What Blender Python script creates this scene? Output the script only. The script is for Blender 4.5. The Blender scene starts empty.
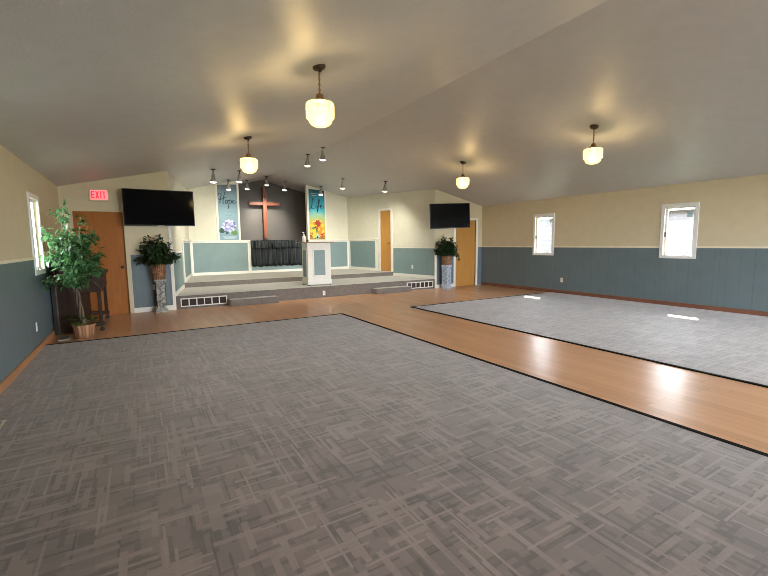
import bpy, bmesh, math, random
from mathutils import Vector, Matrix, Euler
random.seed(7)
PI = math.pi
SC = bpy.context.scene
COL = SC.collection

# ------------------------------------------------------------------ room constants
XL, XR, YB, YF = -1.19, 9.29, -5.0, 9.64
CX, RZ, SL = 4.05, 3.645, 0.23
S1, S2 = 0.28, 0.40                       # the two platform heights
YP2, YA, YG = 11.45, 14.0, 15.4           # upper platform front, apse back wall, alcove back wall
WH = 1.2                                  # wainscot height
CAP = 1.46                                # top of the panelled apse wall
def cz(x): return RZ - SL * abs(x - CX)

# ------------------------------------------------------------------ materials
class NT:
    def __init__(s, name):
        s.m = bpy.data.materials.new(name); s.m.use_nodes = True
        s.t = s.m.node_tree; s.n = s.t.nodes; s.l = s.t.links
        s.b = s.n['Principled BSDF']; s.out = s.n['Material Output']
    def new(s, kind, **kw):
        n = s.n.new(kind)
        for k, v in kw.items(): setattr(n, k, v)
        return n
    def link(s, a, b): s.l.new(a, b)
    def put(s, v, sock):
        if isinstance(v, (int, float)): sock.default_value = v
        else: s.l.new(v, sock)
    def math(s, op, a, b=0.0, c=0.0):
        n = s.new('ShaderNodeMath', operation=op)
        for v, i in zip((a, b, c), n.inputs): s.put(v, i)
        return n.outputs[0]
    def pos(s):
        g = s.new('ShaderNodeNewGeometry'); x = s.new('ShaderNodeSeparateXYZ')
        s.link(g.outputs['Position'], x.inputs[0]); return x.outputs, g.outputs['Position']
    def objco(s):
        return s.new('ShaderNodeTexCoord').outputs['Object']
    def noise(s, vec, scale, detail=3.0, rough=0.5):
        n = s.new('ShaderNodeTexNoise'); n.inputs['Scale'].default_value = scale
        n.inputs['Detail'].default_value = detail; n.inputs['Roughness'].default_value = rough
        s.link(vec, n.inputs['Vector']); return n.outputs['Fac']
    def scaled(s, vec, sc):
        n = s.new('ShaderNodeVectorMath', operation='MULTIPLY'); s.link(vec, n.inputs[0])
        n.inputs[1].default_value = sc; return n.outputs[0]
    def rand1(s, v):
        n = s.new('ShaderNodeTexWhiteNoise', noise_dimensions='1D'); s.put(v, n.inputs['W']); return n.outputs['Value']
    def rand2(s, a, b):
        n = s.new('ShaderNodeTexWhiteNoise', noise_dimensions='2D'); c = s.new('ShaderNodeCombineXYZ')
        s.put(a, c.inputs[0]); s.put(b, c.inputs[1]); s.link(c.outputs[0], n.inputs['Vector']); return n.outputs['Value']
    def ramp(s, fac, stops):
        n = s.new('ShaderNodeValToRGB'); e = n.color_ramp.elements
        while len(e) < len(stops): e.new(0.5)
        for el, (p, c) in zip(e, stops): el.position = p; el.color = (*c, 1)
        s.put(fac, n.inputs[0]); return n.outputs['Color']
    def bump(s, h, strength=0.3, dist=0.01):
        n = s.new('ShaderNodeBump'); n.inputs['Strength'].default_value = strength
        n.inputs['Distance'].default_value = dist; s.link(h, n.inputs['Height'])
        s.link(n.outputs[0], s.b.inputs['Normal'])
    def base(s, v):
        if isinstance(v, tuple): s.b.inputs['Base Color'].default_value = (*v, 1)
        else: s.link(v, s.b.inputs['Base Color'])
    def set(s, **kw):
        for k, v in kw.items(): s.b.inputs[k.replace('_', ' ')].default_value = v

def paint(name, col, rough=0.5, bscale=90, bstr=0.12, var=0.06, metallic=0.0):
    m = NT(name); _, p = m.pos(); o = m.objco()
    f = m.noise(o, 6.0, 4)
    lo = tuple(c * (1 - var) for c in col); hi = tuple(min(1, c * (1 + var)) for c in col)
    m.base(m.ramp(f, [(0.3, lo), (0.7, hi)]))
    m.set(Roughness=rough, Metallic=metallic)
    if bstr: m.bump(m.noise(o, bscale, 2), bstr, 0.004)
    return m.m

def emissive(name, col, strength, base=(0.8, 0.8, 0.8)):
    m = NT(name); m.base(base)
    m.b.inputs['Emission Color'].default_value = (*col, 1)
    m.b.inputs['Emission Strength'].default_value = strength
    m.set(Roughness=0.4); return m.m

def mat_carpet(name, base):
    m = NT(name); (x, y, z), p = m.pos()
    acc = {'l': None, 'd': None, 'b': None}
    def layer(kind, a, b, L, W, lo, amp, seed):
        row = m.math('FLOOR', m.math('DIVIDE', b, W))
        off = m.rand1(m.math('ADD', row, seed + 0.37))
        cell = m.math('FLOOR', m.math('ADD', m.math('DIVIDE', a, L), m.math('MULTIPLY', off, 5.0)))
        r = m.rand2(m.math('ADD', cell, seed * 1.7), m.math('ADD', row, seed * 3.1))
        if kind == 'b': v = m.math('MULTIPLY', m.math('SUBTRACT', r, 0.5), amp)
        else: v = m.math('MULTIPLY', m.math('GREATER_THAN', r, lo), amp)
        o = acc[kind]; acc[kind] = v if o is None else m.math('ADD' if kind == 'b' else 'MAXIMUM', o, v)
    layer('b', x, y, 0.19, 0.19, 0, 0.18, 3.0)
    layer('b', y, x, 0.09, 0.11, 0, 0.16, 5.0)
    layer('l', x, y, 0.21, 0.031, 0.885, 0.26, 11.0)
    layer('l', y, x, 0.21, 0.031, 0.885, 0.26, 17.0)
    layer('l', x, y, 0.30, 0.013, 0.952, 0.36, 23.0)
    layer('l', y, x, 0.30, 0.013, 0.952, 0.36, 29.0)
    layer('d', x, y, 0.17, 0.025, 0.87, 0.24, 31.0)
    layer('d', y, x, 0.17, 0.025, 0.87, 0.24, 37.0)
    layer('d', x, y, 0.26, 0.011, 0.945, 0.32, 41.0)
    layer('d', y, x, 0.26, 0.011, 0.945, 0.32, 43.0)
    # a light strip lies over the dark ones
    dark = m.math('MULTIPLY', acc['d'], m.math('LESS_THAN', acc['l'], 0.01))
    val = m.math('ADD', m.math('SUBTRACT', m.math('ADD', acc['b'], acc['l']), dark), 1.0)
    fib = m.noise(p, 220, 2, 0.7)
    val = m.math('MULTIPLY', val, m.math('ADD', 0.75, m.math('MULTIPLY', fib, 0.5)))
    v = m.new('ShaderNodeVectorMath', operation='SCALE'); v.inputs[0].default_value = base
    m.link(val, v.inputs['Scale']); m.link(v.outputs[0], m.b.inputs['Base Color'])
    m.set(Roughness=0.6); m.b.inputs['Sheen Weight'].default_value = 0.35
    m.b.inputs['Sheen Roughness'].default_value = 0.45
    m.b.inputs['Specular IOR Level'].default_value = 0.25
    m.bump(fib, 0.4, 0.004)
    return m.m

def mat_plain_carpet(name, base):
    m = NT(name); (x, y, z), p = m.pos()
    f = m.noise(p, 60, 4, 0.75); g = m.noise(p, 9, 2)
    f = m.math('ADD', m.math('MULTIPLY', f, 0.8), m.math('MULTIPLY', g, 0.2))
    m.base(m.ramp(f, [(0.32, tuple(c * 0.55 for c in base)), (0.68, tuple(c * 1.35 for c in base))]))
    m.set(Roughness=0.95); m.b.inputs['Sheen Weight'].default_value = 0.6; m.b.inputs['Sheen Roughness'].default_value = 0.35; m.b.inputs['Sheen Tint'].default_value = (1, .95, .80, 1); m.bump(f, 0.35, 0.006); return m.m

def mat_laminate(name):
    m = NT(name); (x, y, z), p = m.pos()
    W, L = 0.1, 1.25
    row = m.math('FLOOR', m.math('DIVIDE', x, W))
    off = m.rand1(row)
    u = m.math('ADD', m.math('DIVIDE', y, L), m.math('MULTIPLY', off, 3.0))
    cell = m.math('FLOOR', u)
    r = m.rand2(cell, row)
    g = m.noise(m.scaled(p, (26, 1.6, 1)), 1.6, 5, 0.6)
    f = m.math('ADD', m.math('MULTIPLY', r, 0.42), m.math('MULTIPLY', g, 0.58))
    c = m.ramp(f, [(0.2, (0.57, 0.305, 0.165)), (0.5, (0.65, 0.365, 0.205)), (0.8, (0.71, 0.42, 0.25))])
    fx = m.math('FRACT', m.math('DIVIDE', x, W)); fy = m.math('FRACT', u)
    seam = m.math('MAXIMUM', m.math('LESS_THAN', fx, 0.025), m.math('LESS_THAN', fy, 0.003))
    mix = m.new('ShaderNodeMixRGB', blend_type='MULTIPLY'); m.link(c, mix.inputs[1]); mix.inputs[2].default_value = (0.62, 0.55, 0.5, 1)
    m.link(seam, mix.inputs[0]); m.link(mix.outputs[0], m.b.inputs['Base Color'])
    rr = m.math('ADD', 0.25, m.math('MULTIPLY', g, 0.12)); m.link(rr, m.b.inputs['Roughness'])
    m.bump(g, 0.05, 0.003)
    return m.m

def mat_wood(name, dark, light, axis='z', rough=0.4, scale=1.0):
    m = NT(name); o = m.objco()
    st = {'x': (1.2, 14, 14), 'y': (14, 1.2, 14), 'z': (14, 14, 1.2)}[axis]
    f = m.noise(m.scaled(o, tuple(q * scale for q in st)), 1.5, 6, 0.6)
    m.base(m.ramp(f, [(0.3, dark), (0.7, light)])); m.set(Roughness=rough); m.bump(f, 0.08, 0.003); return m.m

def mat_grooved(name, col):
    m = NT(name); (x, y, z), p = m.pos()
    s = m.math('ADD', x, y)
    fr = m.math('FRACT', m.math('DIVIDE', s, 0.203)); f2 = m.math('FRACT', m.math('DIVIDE', s, 0.508))
    g = m.math('MAXIMUM', m.math('LESS_THAN', fr, 0.022), m.math('LESS_THAN', f2, 0.010))
    n = m.noise(p, 3.5, 4)
    c = m.ramp(n, [(0.3, tuple(q * 0.94 for q in col)), (0.7, tuple(q * 1.06 for q in col))])
    mix = m.new('ShaderNodeMixRGB', blend_type='MIX'); m.link(m.math('MULTIPLY', g, 0.55), mix.inputs[0]); m.link(c, mix.inputs[1])
    mix.inputs[2].default_value = (*[q * 0.45 for q in col], 1); m.link(mix.outputs[0], m.b.inputs['Base Color'])
    m.set(Roughness=0.45); m.bump(m.math('SUBTRACT', 1.0, g), 0.3, 0.004); return m.m

def mat_leaf(name, dark, light, trans=0.3, rough=0.35):
    m = NT(name); o = m.objco()
    f = m.noise(o, 17, 2, 0.6)
    c = m.ramp(f, [(0.3, dark), (0.7, light)])
    m.link(c, m.b.inputs['Base Color']); m.set(Roughness=rough)
    tr = m.new('ShaderNodeBsdfTranslucent'); m.link(c, tr.inputs['Color'])
    mx = m.new('ShaderNodeMixShader'); mx.inputs[0].default_value = trans
    m.link(m.b.outputs[0], mx.inputs[1]); m.link(tr.outputs[0], mx.inputs[2]); m.link(mx.outputs[0], m.out.inputs['Surface'])
    return m.m

def mat_basket(name, dark, light, n_around=22, row=0.022):
    m = NT(name); o = m.objco(); sx = m.new('ShaderNodeSeparateXYZ'); m.link(o, sx.inputs[0])
    a = m.math('DIVIDE', m.math('ADD', m.math('ARCTAN2', sx.outputs[1], sx.outputs[0]), PI), 2 * PI / n_around)
    r = m.math('DIVIDE', sx.outputs[2], row)
    ck = m.math('MODULO', m.math('ADD', m.math('FLOOR', a), m.math('FLOOR', r)), 2.0)
    sa = m.math('SINE', m.math('MULTIPLY', m.math('FRACT', a), PI)); sr = m.math('SINE', m.math('MULTIPLY', m.math('FRACT', r), PI))
    h = m.math('MULTIPLY', m.math('MULTIPLY', sa, sr), m.math('ADD', 0.5, m.math('MULTIPLY', ck, 0.5)))
    rn = m.rand2(m.math('FLOOR', a), m.math('FLOOR', r))
    f = m.math('ADD', m.math('MULTIPLY', h, 0.7), m.math('MULTIPLY', rn, 0.3))
    m.base(m.ramp(f, [(0.1, dark), (0.75, light)])); m.set(Roughness=0.6); m.bump(h, 0.6, 0.01); return m.m

def mat_siding(name, col):
    m = NT(name); (x, y, z), p = m.pos()
    fr = m.math('FRACT', m.math('DIVIDE', z, 0.19))
    g = m.math('LESS_THAN', fr, 0.28)
    mix = m.new('ShaderNodeMixRGB'); m.link(g, mix.inputs[0]); mix.inputs[1].default_value = (*col, 1)
    mix.inputs[2].default_value = (*[q * 0.68 for q in col], 1); m.link(mix.outputs[0], m.b.inputs['Base Color'])
    m.set(Roughness=0.7); return m.m

def mat_glass(name):
    m = NT(name); tr = m.new('ShaderNodeBsdfTransparent'); tr.inputs[0].default_value = (0.96, 0.985, 0.98, 1)
    gl = m.new('ShaderNodeBsdfGlossy'); gl.inputs['Roughness'].default_value = 0.02
    fr = m.new('ShaderNodeLayerWeight'); ff = m.math('ADD', 0.03, m.math('MULTIPLY', m.math('POWER', fr.outputs['Facing'], 5.0), 0.8))
    fr.inputs['Blend'].default_value = 0.5; mx = m.new('ShaderNodeMixShader'); m.link(ff, mx.inputs[0]); m.link(tr.outputs[0], mx.inputs[1]); m.link(gl.outputs[0], mx.inputs[2])
    m.link(mx.outputs[0], m.out.inputs['Surface']); return m.m

def mat_ramp_print(name, stops, z0, z1):
    """printed banner cloth: the colour runs through these stops from foot to head"""
    m = NT(name); o = m.objco(); sx = m.new('ShaderNodeSeparateXYZ'); m.link(o, sx.inputs[0])
    f = m.math('DIVIDE', m.math('SUBTRACT', sx.outputs[2], z0), z1 - z0)
    n = m.noise(o, 5, 4); f = m.math('ADD', f, m.math('MULTIPLY', m.math('SUBTRACT', n, 0.5), 0.14))
    m.base(m.ramp(f, stops)); m.set(Roughness=0.65); return m.m

def mat_curtain(name):
    m = NT(name); o = m.objco()
    f = m.noise(m.scaled(o, (34, 10, 1.6)), 1.4, 5, 0.65)
    m.base(m.ramp(f, [(0.45, (0.004, 0.006, 0.007)), (0.60, (0.016, 0.022, 0.024)), (0.75, (0.13, 0.15, 0.15))]))  # pale streaks are satin highlights painted into the colour
    m.set(Roughness=0.38); return m.m

def mat_marble(name, lo, hi):
    m = NT(name); o = m.objco(); f = m.noise(o, 22, 5, 0.7)
    m.base(m.ramp(f, [(0.35, lo), (0.6, hi)])); m.set(Roughness=0.6); m.bump(f, 0.4, 0.006); return m.m

M = {}
M['cream'] = paint('cream_wall_paint', (0.60, 0.515, 0.345), 0.55, 70, 0.15, 0.03)
M['cream_apse'] = paint('pale_cream_wall_paint', (0.68, 0.655, 0.53), 0.55, 70, 0.12, 0.03)
M['ceiling'] = paint('sprayed_ceiling_paint', (0.62, 0.618, 0.64), 0.46, 48, 0.7, 0.03)
M['grey'] = paint('dark_grey_wall_paint', (0.10, 0.088, 0.082), 0.5, 60, 0.1, 0.04)
M['teal'] = mat_grooved('teal_grooved_panelling', (0.126, 0.167, 0.180))
M['teal_flat'] = paint('teal_panel_paint', (0.20, 0.285, 0.285), 0.5, 50, 0.06, 0.04)
M['white'] = paint('white_trim_paint', (0.78, 0.76, 0.68), 0.4, 60, 0.04, 0.02)
M['rail'] = paint('highlit_rail_paint', (0.78, 0.72, 0.56), 0.4, 60, 0.03)  # cream rail lightened, its bright edge highlight put into the colour
M['vinyl'] = paint('white_vinyl', (0.80, 0.80, 0.78), 0.35, 60, 0.02, 0.02)
M['carpet'] = mat_carpet('patterned_carpet_weave', (0.190, 0.148, 0.130))
M['stage'] = mat_plain_carpet('speckled_stage_carpet', (0.19, 0.165, 0.145))
M['laminate'] = mat_laminate('wood_laminate')
M['rubber'] = paint('black_rubber', (0.008, 0.007, 0.006), 0.8, 80, 0.0); M['rubber'].node_tree.nodes['Principled BSDF'].inputs['Specular IOR Level'].default_value = .1
M['doorwood'] = mat_wood('orange_door_wood', (0.31, 0.10, 0.014), (0.40, 0.145, 0.024), 'z', 0.4)
M['doorwood'].node_tree.nodes['Principled BSDF'].inputs['Specular IOR Level'].default_value = .3
M['doorgold'] = mat_wood('golden_door_wood', (0.42, 0.20, 0.04), (0.52, 0.26, 0.06), 'z', 0.4)
M['basewood'] = mat_wood('oak_baseboard', (0.36, 0.16, 0.06), (0.48, 0.24, 0.1), 'y', 0.4)
M['basedark'] = mat_wood('red_brown_baseboard', (0.16, 0.055, 0.03), (0.23, 0.09, 0.045), 'y', 0.4)
M['cross'] = mat_wood('red_cedar', (0.12, 0.028, 0.012), (0.24, 0.065, 0.028), 'z', 0.45)
M['crossx'] = mat_wood('red_cedar_beam', (0.12, 0.028, 0.012), (0.24, 0.065, 0.028), 'x', 0.45)
M['piano'] = mat_wood('dark_walnut', (0.016, 0.007, 0.004), (0.045, 0.020, 0.010), 'z', 0.55); M['piano'].node_tree.nodes['Principled BSDF'].inputs['Specular IOR Level'].default_value = .25
M['blackwood'] = paint('black_stained_wood', (0.012, 0.011, 0.01), 0.6, 40, 0.1)
M['topwood'] = mat_wood('pulpit_top_wood', (0.22, 0.13, 0.07), (0.34, 0.21, 0.12), 'x', 0.4)
M['metal'] = paint('dark_bronze', (0.06, 0.04, 0.028), 0.35, 60, 0.03, 0.1, 0.8)
M['brass'] = paint('aged_brass', (0.30, 0.17, 0.07), 0.4, 60, 0.03, 0.1, 0.8)
M['nickel'] = paint('brushed_nickel', (0.42, 0.40, 0.37), 0.35, 60, 0.03, 0.05, 0.7)
M['blackmetal'] = paint('black_metal', (0.02, 0.02, 0.02), 0.4, 60, 0.03, 0.1, 0.3)
def milk_glass():
    m = NT('glowing_milk_glass'); m.base((.06, .05, .03)); m.set(Roughness=.3)
    m.b.inputs['Emission Color'].default_value = (1.0, .80, .26, 1); m.b.inputs['Emission Strength'].default_value = 2.7
    tr = m.new('ShaderNodeBsdfTransparent'); tr.inputs[0].default_value = (1, .82, .5, 1)
    mx = m.new('ShaderNodeMixShader'); mx.inputs[0].default_value = .35
    m.link(m.b.outputs[0], mx.inputs[1]); m.link(tr.outputs[0], mx.inputs[2]); m.link(mx.outputs[0], m.out.inputs['Surface']); return m.m
M['globe'] = milk_glass()
M['lens'] = emissive('glowing_bulb_face', (1.0, 0.93, 0.80), 9.0)
M['decal'] = mat_leaf('gold_globe_decal', (0.62, 0.42, 0.14), (0.75, 0.54, 0.22), 0.40, 0.5)
M['tvbody'] = paint('black_plastic', (0.008, 0.008, 0.008), 0.35, 80, 0.02)
M['screen'] = paint('black_glass_screen', (0.004, 0.004, 0.005), 0.07, 80, 0.0, 0.0); M['screen'].node_tree.nodes['Principled BSDF'].inputs['Specular IOR Level'].default_value = .10
M['basket'] = mat_basket('brown_wicker', (0.07, 0.025, 0.01), (0.42, 0.22, 0.10))
M['splint'] = mat_basket('splint_basket_weave', (0.17, 0.075, 0.035), (0.50, 0.27, 0.15), 18, 0.30)
M['soil'] = paint('dark_moss', (0.03, 0.025, 0.015), 0.9, 40, 0.5, 0.3)
M['ficus'] = mat_leaf('ficus_leaf', (0.014, 0.055, 0.022), (0.15, 0.33, 0.12), 0.45, 0.2)
M['ivy'] = mat_leaf('dark_ivy_leaf', (0.008, 0.025, 0.006), (0.035, 0.075, 0.02), 0.15, 0.5)
M['pothos'] = mat_leaf('pothos_leaf', (0.02, 0.06, 0.012), (0.12, 0.20, 0.04), 0.2, 0.35)
M['bark'] = mat_wood('twisted_bark', (0.06, 0.04, 0.025), (0.18, 0.13, 0.08), 'z', 0.7, 3)
M['plaster'] = mat_marble('grey_antiqued_plaster', (0.10, 0.10, 0.09), (0.44, 0.44, 0.40))
M['plasterblue'] = mat_marble('bluish_white_plaster', (0.22, 0.28, 0.36), (0.50, 0.57, 0.66))
M['vineblue'] = mat_marble('slate_blue_relief', (0.10, 0.14, 0.22), (0.34, 0.40, 0.50)); M['vinedark'] = mat_marble('charcoal_relief', (0.05, 0.05, 0.045), (0.26, 0.26, 0.23))
M['dark_hollow'] = paint('dark_duct', (0.05, 0.035, 0.03), 0.9, 40, 0.2)
M['curtain'] = mat_curtain('satin_curtain')
M['exitbody'] = paint('beige_sign_housing', (0.55, 0.49, 0.36), 0.5, 60, 0.02)
M['exitface'] = emissive('lit_red_sign_face', (1.0, 0.16, 0.17), 1.25, (0.6, 0.2, 0.2))
M['exitletter'] = emissive('lit_red_sign_letter', (0.75, 0.0, 0.03), 0.9, (0.5, 0.02, 0.03))
M['plate'] = paint('white_plastic_plate', (0.78, 0.76, 0.70), 0.4, 60, 0.0)
M['slot'] = paint('dark_slot', (0.05, 0.05, 0.05), 0.6, 60, 0.0)
M['register'] = paint('beige_register_metal', (0.50, 0.46, 0.38), 0.4, 60, 0.02, 0.05, 0.2)
M['glass'] = mat_glass('window_glass')
M['siding'] = mat_siding('neighbour_siding', (0.060, 0.058, 0.064))
M['lawn'] = paint('lawn_grass', (0.08, 0.10, 0.06), 0.9, 30, 0.4, 0.3)
M['roofing'] = paint('outside_roof', (0.2, 0.19, 0.18), 0.8, 30, 0.2, 0.2)
M['treeleaf'] = mat_leaf('outdoor_leaf', (0.02, 0.045, 0.012), (0.045, 0.085, 0.025), 0.4, 0.6)
M['bottle'] = paint('milky_plastic', (0.74, 0.68, 0.66), 0.35, 60, 0.0)
M['sticker'] = paint('pale_blue_sticker', (0.20, 0.42, 0.48), 0.5, 60, 0.0)
M['ban_hope'] = mat_ramp_print('blue_banner_print_and_falloff', [(0.0, (0.22, 0.34, 0.41)), (0.45, (0.27, 0.42, 0.49)), (0.8, (0.24, 0.38, 0.46)), (1.0, (0.13, 0.17, 0.22))], 1.49, 3.2)  # darker head: light falloff painted in along with the print
M['ban_life'] = mat_ramp_print('turquoise_banner_print', [(0.0, (0.30, 0.17, 0.015)), (0.30, (0.62, 0.42, 0.05)), (0.45, (0.34, 0.46, 0.22)), (0.60, (0.05, 0.38, 0.48)), (0.82, (0.02, 0.26, 0.38)), (1.0, (0.008, 0.09, 0.13))], 1.49, 3.2)
def ink(name, c): M[name] = paint(name, c, 0.6, 50, 0, 0.12)
ink('ink_navy', (0.015, 0.05, 0.10)); ink('ink_white', (0.75, 0.82, 0.86)); ink('ink_lilac', (0.36, 0.38, 0.66)); ink('ink_pale', (0.66, 0.66, 0.80))
ink('ink_violet', (0.16, 0.16, 0.42)); ink('ink_green', (0.10, 0.26, 0.07)); ink('ink_darkgreen', (0.03, 0.09, 0.06)); ink('ink_yellow', (0.80, 0.56, 0.04)); ink('ink_orange', (0.72, 0.25, 0.03))
ink('ink_red', (0.36, 0.03, 0.015)); ink('ink_black', (0.02, 0.02, 0.015)); ink('ink_mint', (0.40, 0.56, 0.40))

# ------------------------------------------------------------------ mesh builder
class MB:
    def __init__(s): s.bm = bmesh.new()
    def box(s, x0, x1, y0, y1, z0, z1, mat=None):
        c = [(x0, y0, z0), (x1, y0, z0), (x1, y1, z0), (x0, y1, z0), (x0, y0, z1), (x1, y0, z1), (x1, y1, z1), (x0, y1, z1)]
        v = [s.bm.verts.new(mat @ Vector(p) if mat else p) for p in c]
        for f in ((0, 3, 2, 1), (4, 5, 6, 7), (0, 1, 5, 4), (1, 2, 6, 5), (2, 3, 7, 6), (3, 0, 4, 7)): s.bm.faces.new([v[i] for i in f])
        return s
    def prism(s, pts, z0, z1):
        """vertical prism over a counter-clockwise plan; z0 / z1 a number or one per corner"""
        n = len(pts); a = [z0] * n if isinstance(z0, (int, float)) else z0; b = [z1] * n if isinstance(z1, (int, float)) else z1
        lo = [s.bm.verts.new((p[0], p[1], q)) for p, q in zip(pts, a)]; hi = [s.bm.verts.new((p[0], p[1], q)) for p, q in zip(pts, b)]
        s.bm.faces.new(lo[::-1]); s.bm.faces.new(hi)
        for i in range(n):
            j = (i + 1) % n; s.bm.faces.new((lo[i], lo[j], hi[j], hi[i]))
        return s
    def lathe(s, prof, c=(0, 0, 0), seg=24, mat=None):
        rings = []
        for r, z in prof:
            rings.append([s.bm.verts.new((mat @ Vector((c[0] + r * math.cos(2 * PI * k / seg), c[1] + r * math.sin(2 * PI * k / seg), c[2] + z))) if mat else (c[0] + r * math.cos(2 * PI * k / seg), c[1] + r * math.sin(2 * PI * k / seg), c[2] + z)) for k in range(seg)])
        for a, b in zip(rings, rings[1:]):
            for k in range(seg):
                j = (k + 1) % seg; s.bm.faces.new((a[k], a[j], b[j], b[k]))
        s.bm.faces.new(rings[0][::-1]); s.bm.faces.new(rings[-1])
        return s
    def tube(s, pts, r, seg=8, closed=False):
        pts = [Vector(p) for p in pts]; n = len(pts); rad = r if isinstance(r, (list, tuple)) else [r] * n
        rings = []; prev = None
        for i, p in enumerate(pts):
            if closed: d = pts[(i + 1) % n] - pts[i - 1]
            else: d = pts[min(i + 1, n - 1)] - pts[max(i - 1, 0)]
            d.normalize()
            if prev is None: u = d.orthogonal().normalized()
            else:
                u = prev - d * prev.dot(d)
                u = u.normalized() if u.length > 1e-6 else d.orthogonal().normalized()
            prev = u; w = d.cross(u)
            rings.append([s.bm.verts.new(p + (u * math.cos(2 * PI * k / seg) + w * math.sin(2 * PI * k / seg)) * rad[i]) for k in range(seg)])
        m = n if closed else n - 1
        for i in range(m):
            a, b = rings[i], rings[(i + 1) % n]
            for k in range(seg):
                j = (k + 1) % seg; s.bm.faces.new((a[k], a[j], b[j], b[k]))
        if not closed: s.bm.faces.new(rings[0][::-1]); s.bm.faces.new(rings[-1])
        return s
    def face(s, pts):
        s.bm.faces.new([s.bm.verts.new(p) for p in pts]); return s
    def plate(s, poly, y0, y1):
        """flat shape drawn in x/z, given thickness along y"""
        a = [s.bm.verts.new((p[0], y0, p[1])) for p in poly]; b = [s.bm.verts.new((p[0], y1, p[1])) for p in poly]; n = len(poly)
        s.bm.faces.new(a); s.bm.faces.new(b[::-1])
        for i in range(n):
            j = (i + 1) % n; s.bm.faces.new((a[i], b[i], b[j], a[j]))
        return s
    def leaf(s, base, d, up, L, W, droop=0.15, fold=0.25):
        d = Vector(d).normalized(); side = d.cross(Vector(up))
        if side.length < 1e-4: side = d.orthogonal()
        side.normalize(); n = side.cross(d); b = Vector(base)
        P = lambda t, w: b + d * (L * t) + side * (W * w) + n * (-droop * L * t * t + fold * W * abs(w))
        mid = [P(0, 0), P(.33, 0), P(.68, 0), P(1, 0)]
        mv = [s.bm.verts.new(q) for q in mid]
        for sg in (1, -1):
            e = [s.bm.verts.new(P(.3, .5 * sg)), s.bm.verts.new(P(.66, .4 * sg))]
            fs = ((mv[0], mv[1], e[0]), (mv[1], mv[2], e[1], e[0]), (mv[2], mv[3], e[1]))
            for f in fs: s.bm.faces.new(f if sg > 0 else f[::-1])
        return s
    def build(s, name, mat, parent=None, smooth=False, bevel=0.0, loc=None):
        bmesh.ops.recalc_face_normals(s.bm, faces=s.bm.faces[:]) if not getattr(s, 'raw', False) else None
        me = bpy.data.meshes.new(name); s.bm.to_mesh(me); s.bm.free()
        if smooth:
            for p in me.polygons: p.use_smooth = True
        me.materials.append(mat)
        o = bpy.data.objects.new(name, me); COL.objects.link(o)
        if parent is not None: o.parent = parent
        if loc is not None: o.location = loc
        if bevel:
            b = o.modifiers.new('bevel', 'BEVEL'); b.width = bevel; b.segments = 2; b.limit_method = 'ANGLE'
        if smooth:
            try:
                e = o.modifiers.new('split', 'EDGE_SPLIT'); e.split_angle = math.radians(40)
            except Exception: pass
        return o

def thing(name, label, cat, loc=(0, 0, 0), rotz=0.0, group=None):
    o = bpy.data.objects.new(name, None); COL.objects.link(o); o.empty_display_size = 0.1
    o.location = loc; o.rotation_euler = (0, 0, rotz); o['label'] = label; o['category'] = cat
    if group: o['group'] = group
    return o
def tag(o, label, cat, group=None):
    o['label'] = label; o['category'] = cat
    if group: o['group'] = group
    return o
def struct(o): o['kind'] = 'structure'; return o
def copy_thing(root, label, loc, rotz=0.0):
    r = root.copy(); COL.objects.link(r); r.location = loc; r.rotation_euler = (0, 0, rotz); r['label'] = label
    for ch in list(root.children):
        c = ch.copy(); COL.objects.link(c); c.parent = r
        for g in list(ch.children):
            d = g.copy(); COL.objects.link(d); d.parent = c
    return r
def smoothline(pts, k=6):
    out = []; P = [Vector((*p, 0)) if len(p) == 2 else Vector(p) for p in pts]; P = [P[0]] + P + [P[-1]]
    for i in range(1, len(P) - 2):
        for j in range(k):
            t = j / k; a, b, c, d = P[i - 1:i + 3]
            out.append(0.5 * ((2 * b) + (c - a) * t + (2 * a - 5 * b + 4 * c - d) * t * t + (3 * b - a - 3 * c + d) * t ** 3))
    out.append(P[-2]); return out

# ------------------------------------------------------------------ setting: floor, ceiling
f = MB().box(XL - .14, XR + .14, YB - .14, 15.6, -0.12, 0).build('floor', M['laminate']); struct(f)
c = MB()
for sgn in (-1, 1):
    xe = CX + sgn * 6.3
    a = [(CX, YB - .9), (xe, YB - .9), (xe, 15.7), (CX, 15.7)]
    if sgn < 0: a = a[::-1]
    c.prism(a, [cz(p[0]) for p in a], [cz(p[0]) + .16 for p in a])
struct(c.build('ceiling', M['ceiling']))

# carpets with their black edge strips
def carpet(x0, x1, y0, y1, label, edges):
    o = tag(MB().box(x0, x1, y0, y1, 0.0, 0.008).build('carpet', M['carpet']), label, 'carpet')
    e = MB()
    for b in edges: e.box(*b, 0.0, 0.013)
    e.build('edge_strip', M['rubber'], o)
carpet(XL + .02, 3.28, YB, 7.13, 'largest grey-brown patterned carpet, with the ficus basket at its corner', [(3.262, 3.302, YB, 7.15), (XL + .02, 3.302, 7.118, 7.15)])
carpet(4.86, XR - .02, YB, 7.06, 'grey patterned carpet beyond the wooden aisle, under the two small windows', [(4.832, 4.868, YB, 7.085), (4.832, XR - .3, 7.050, 7.085)])

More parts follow.
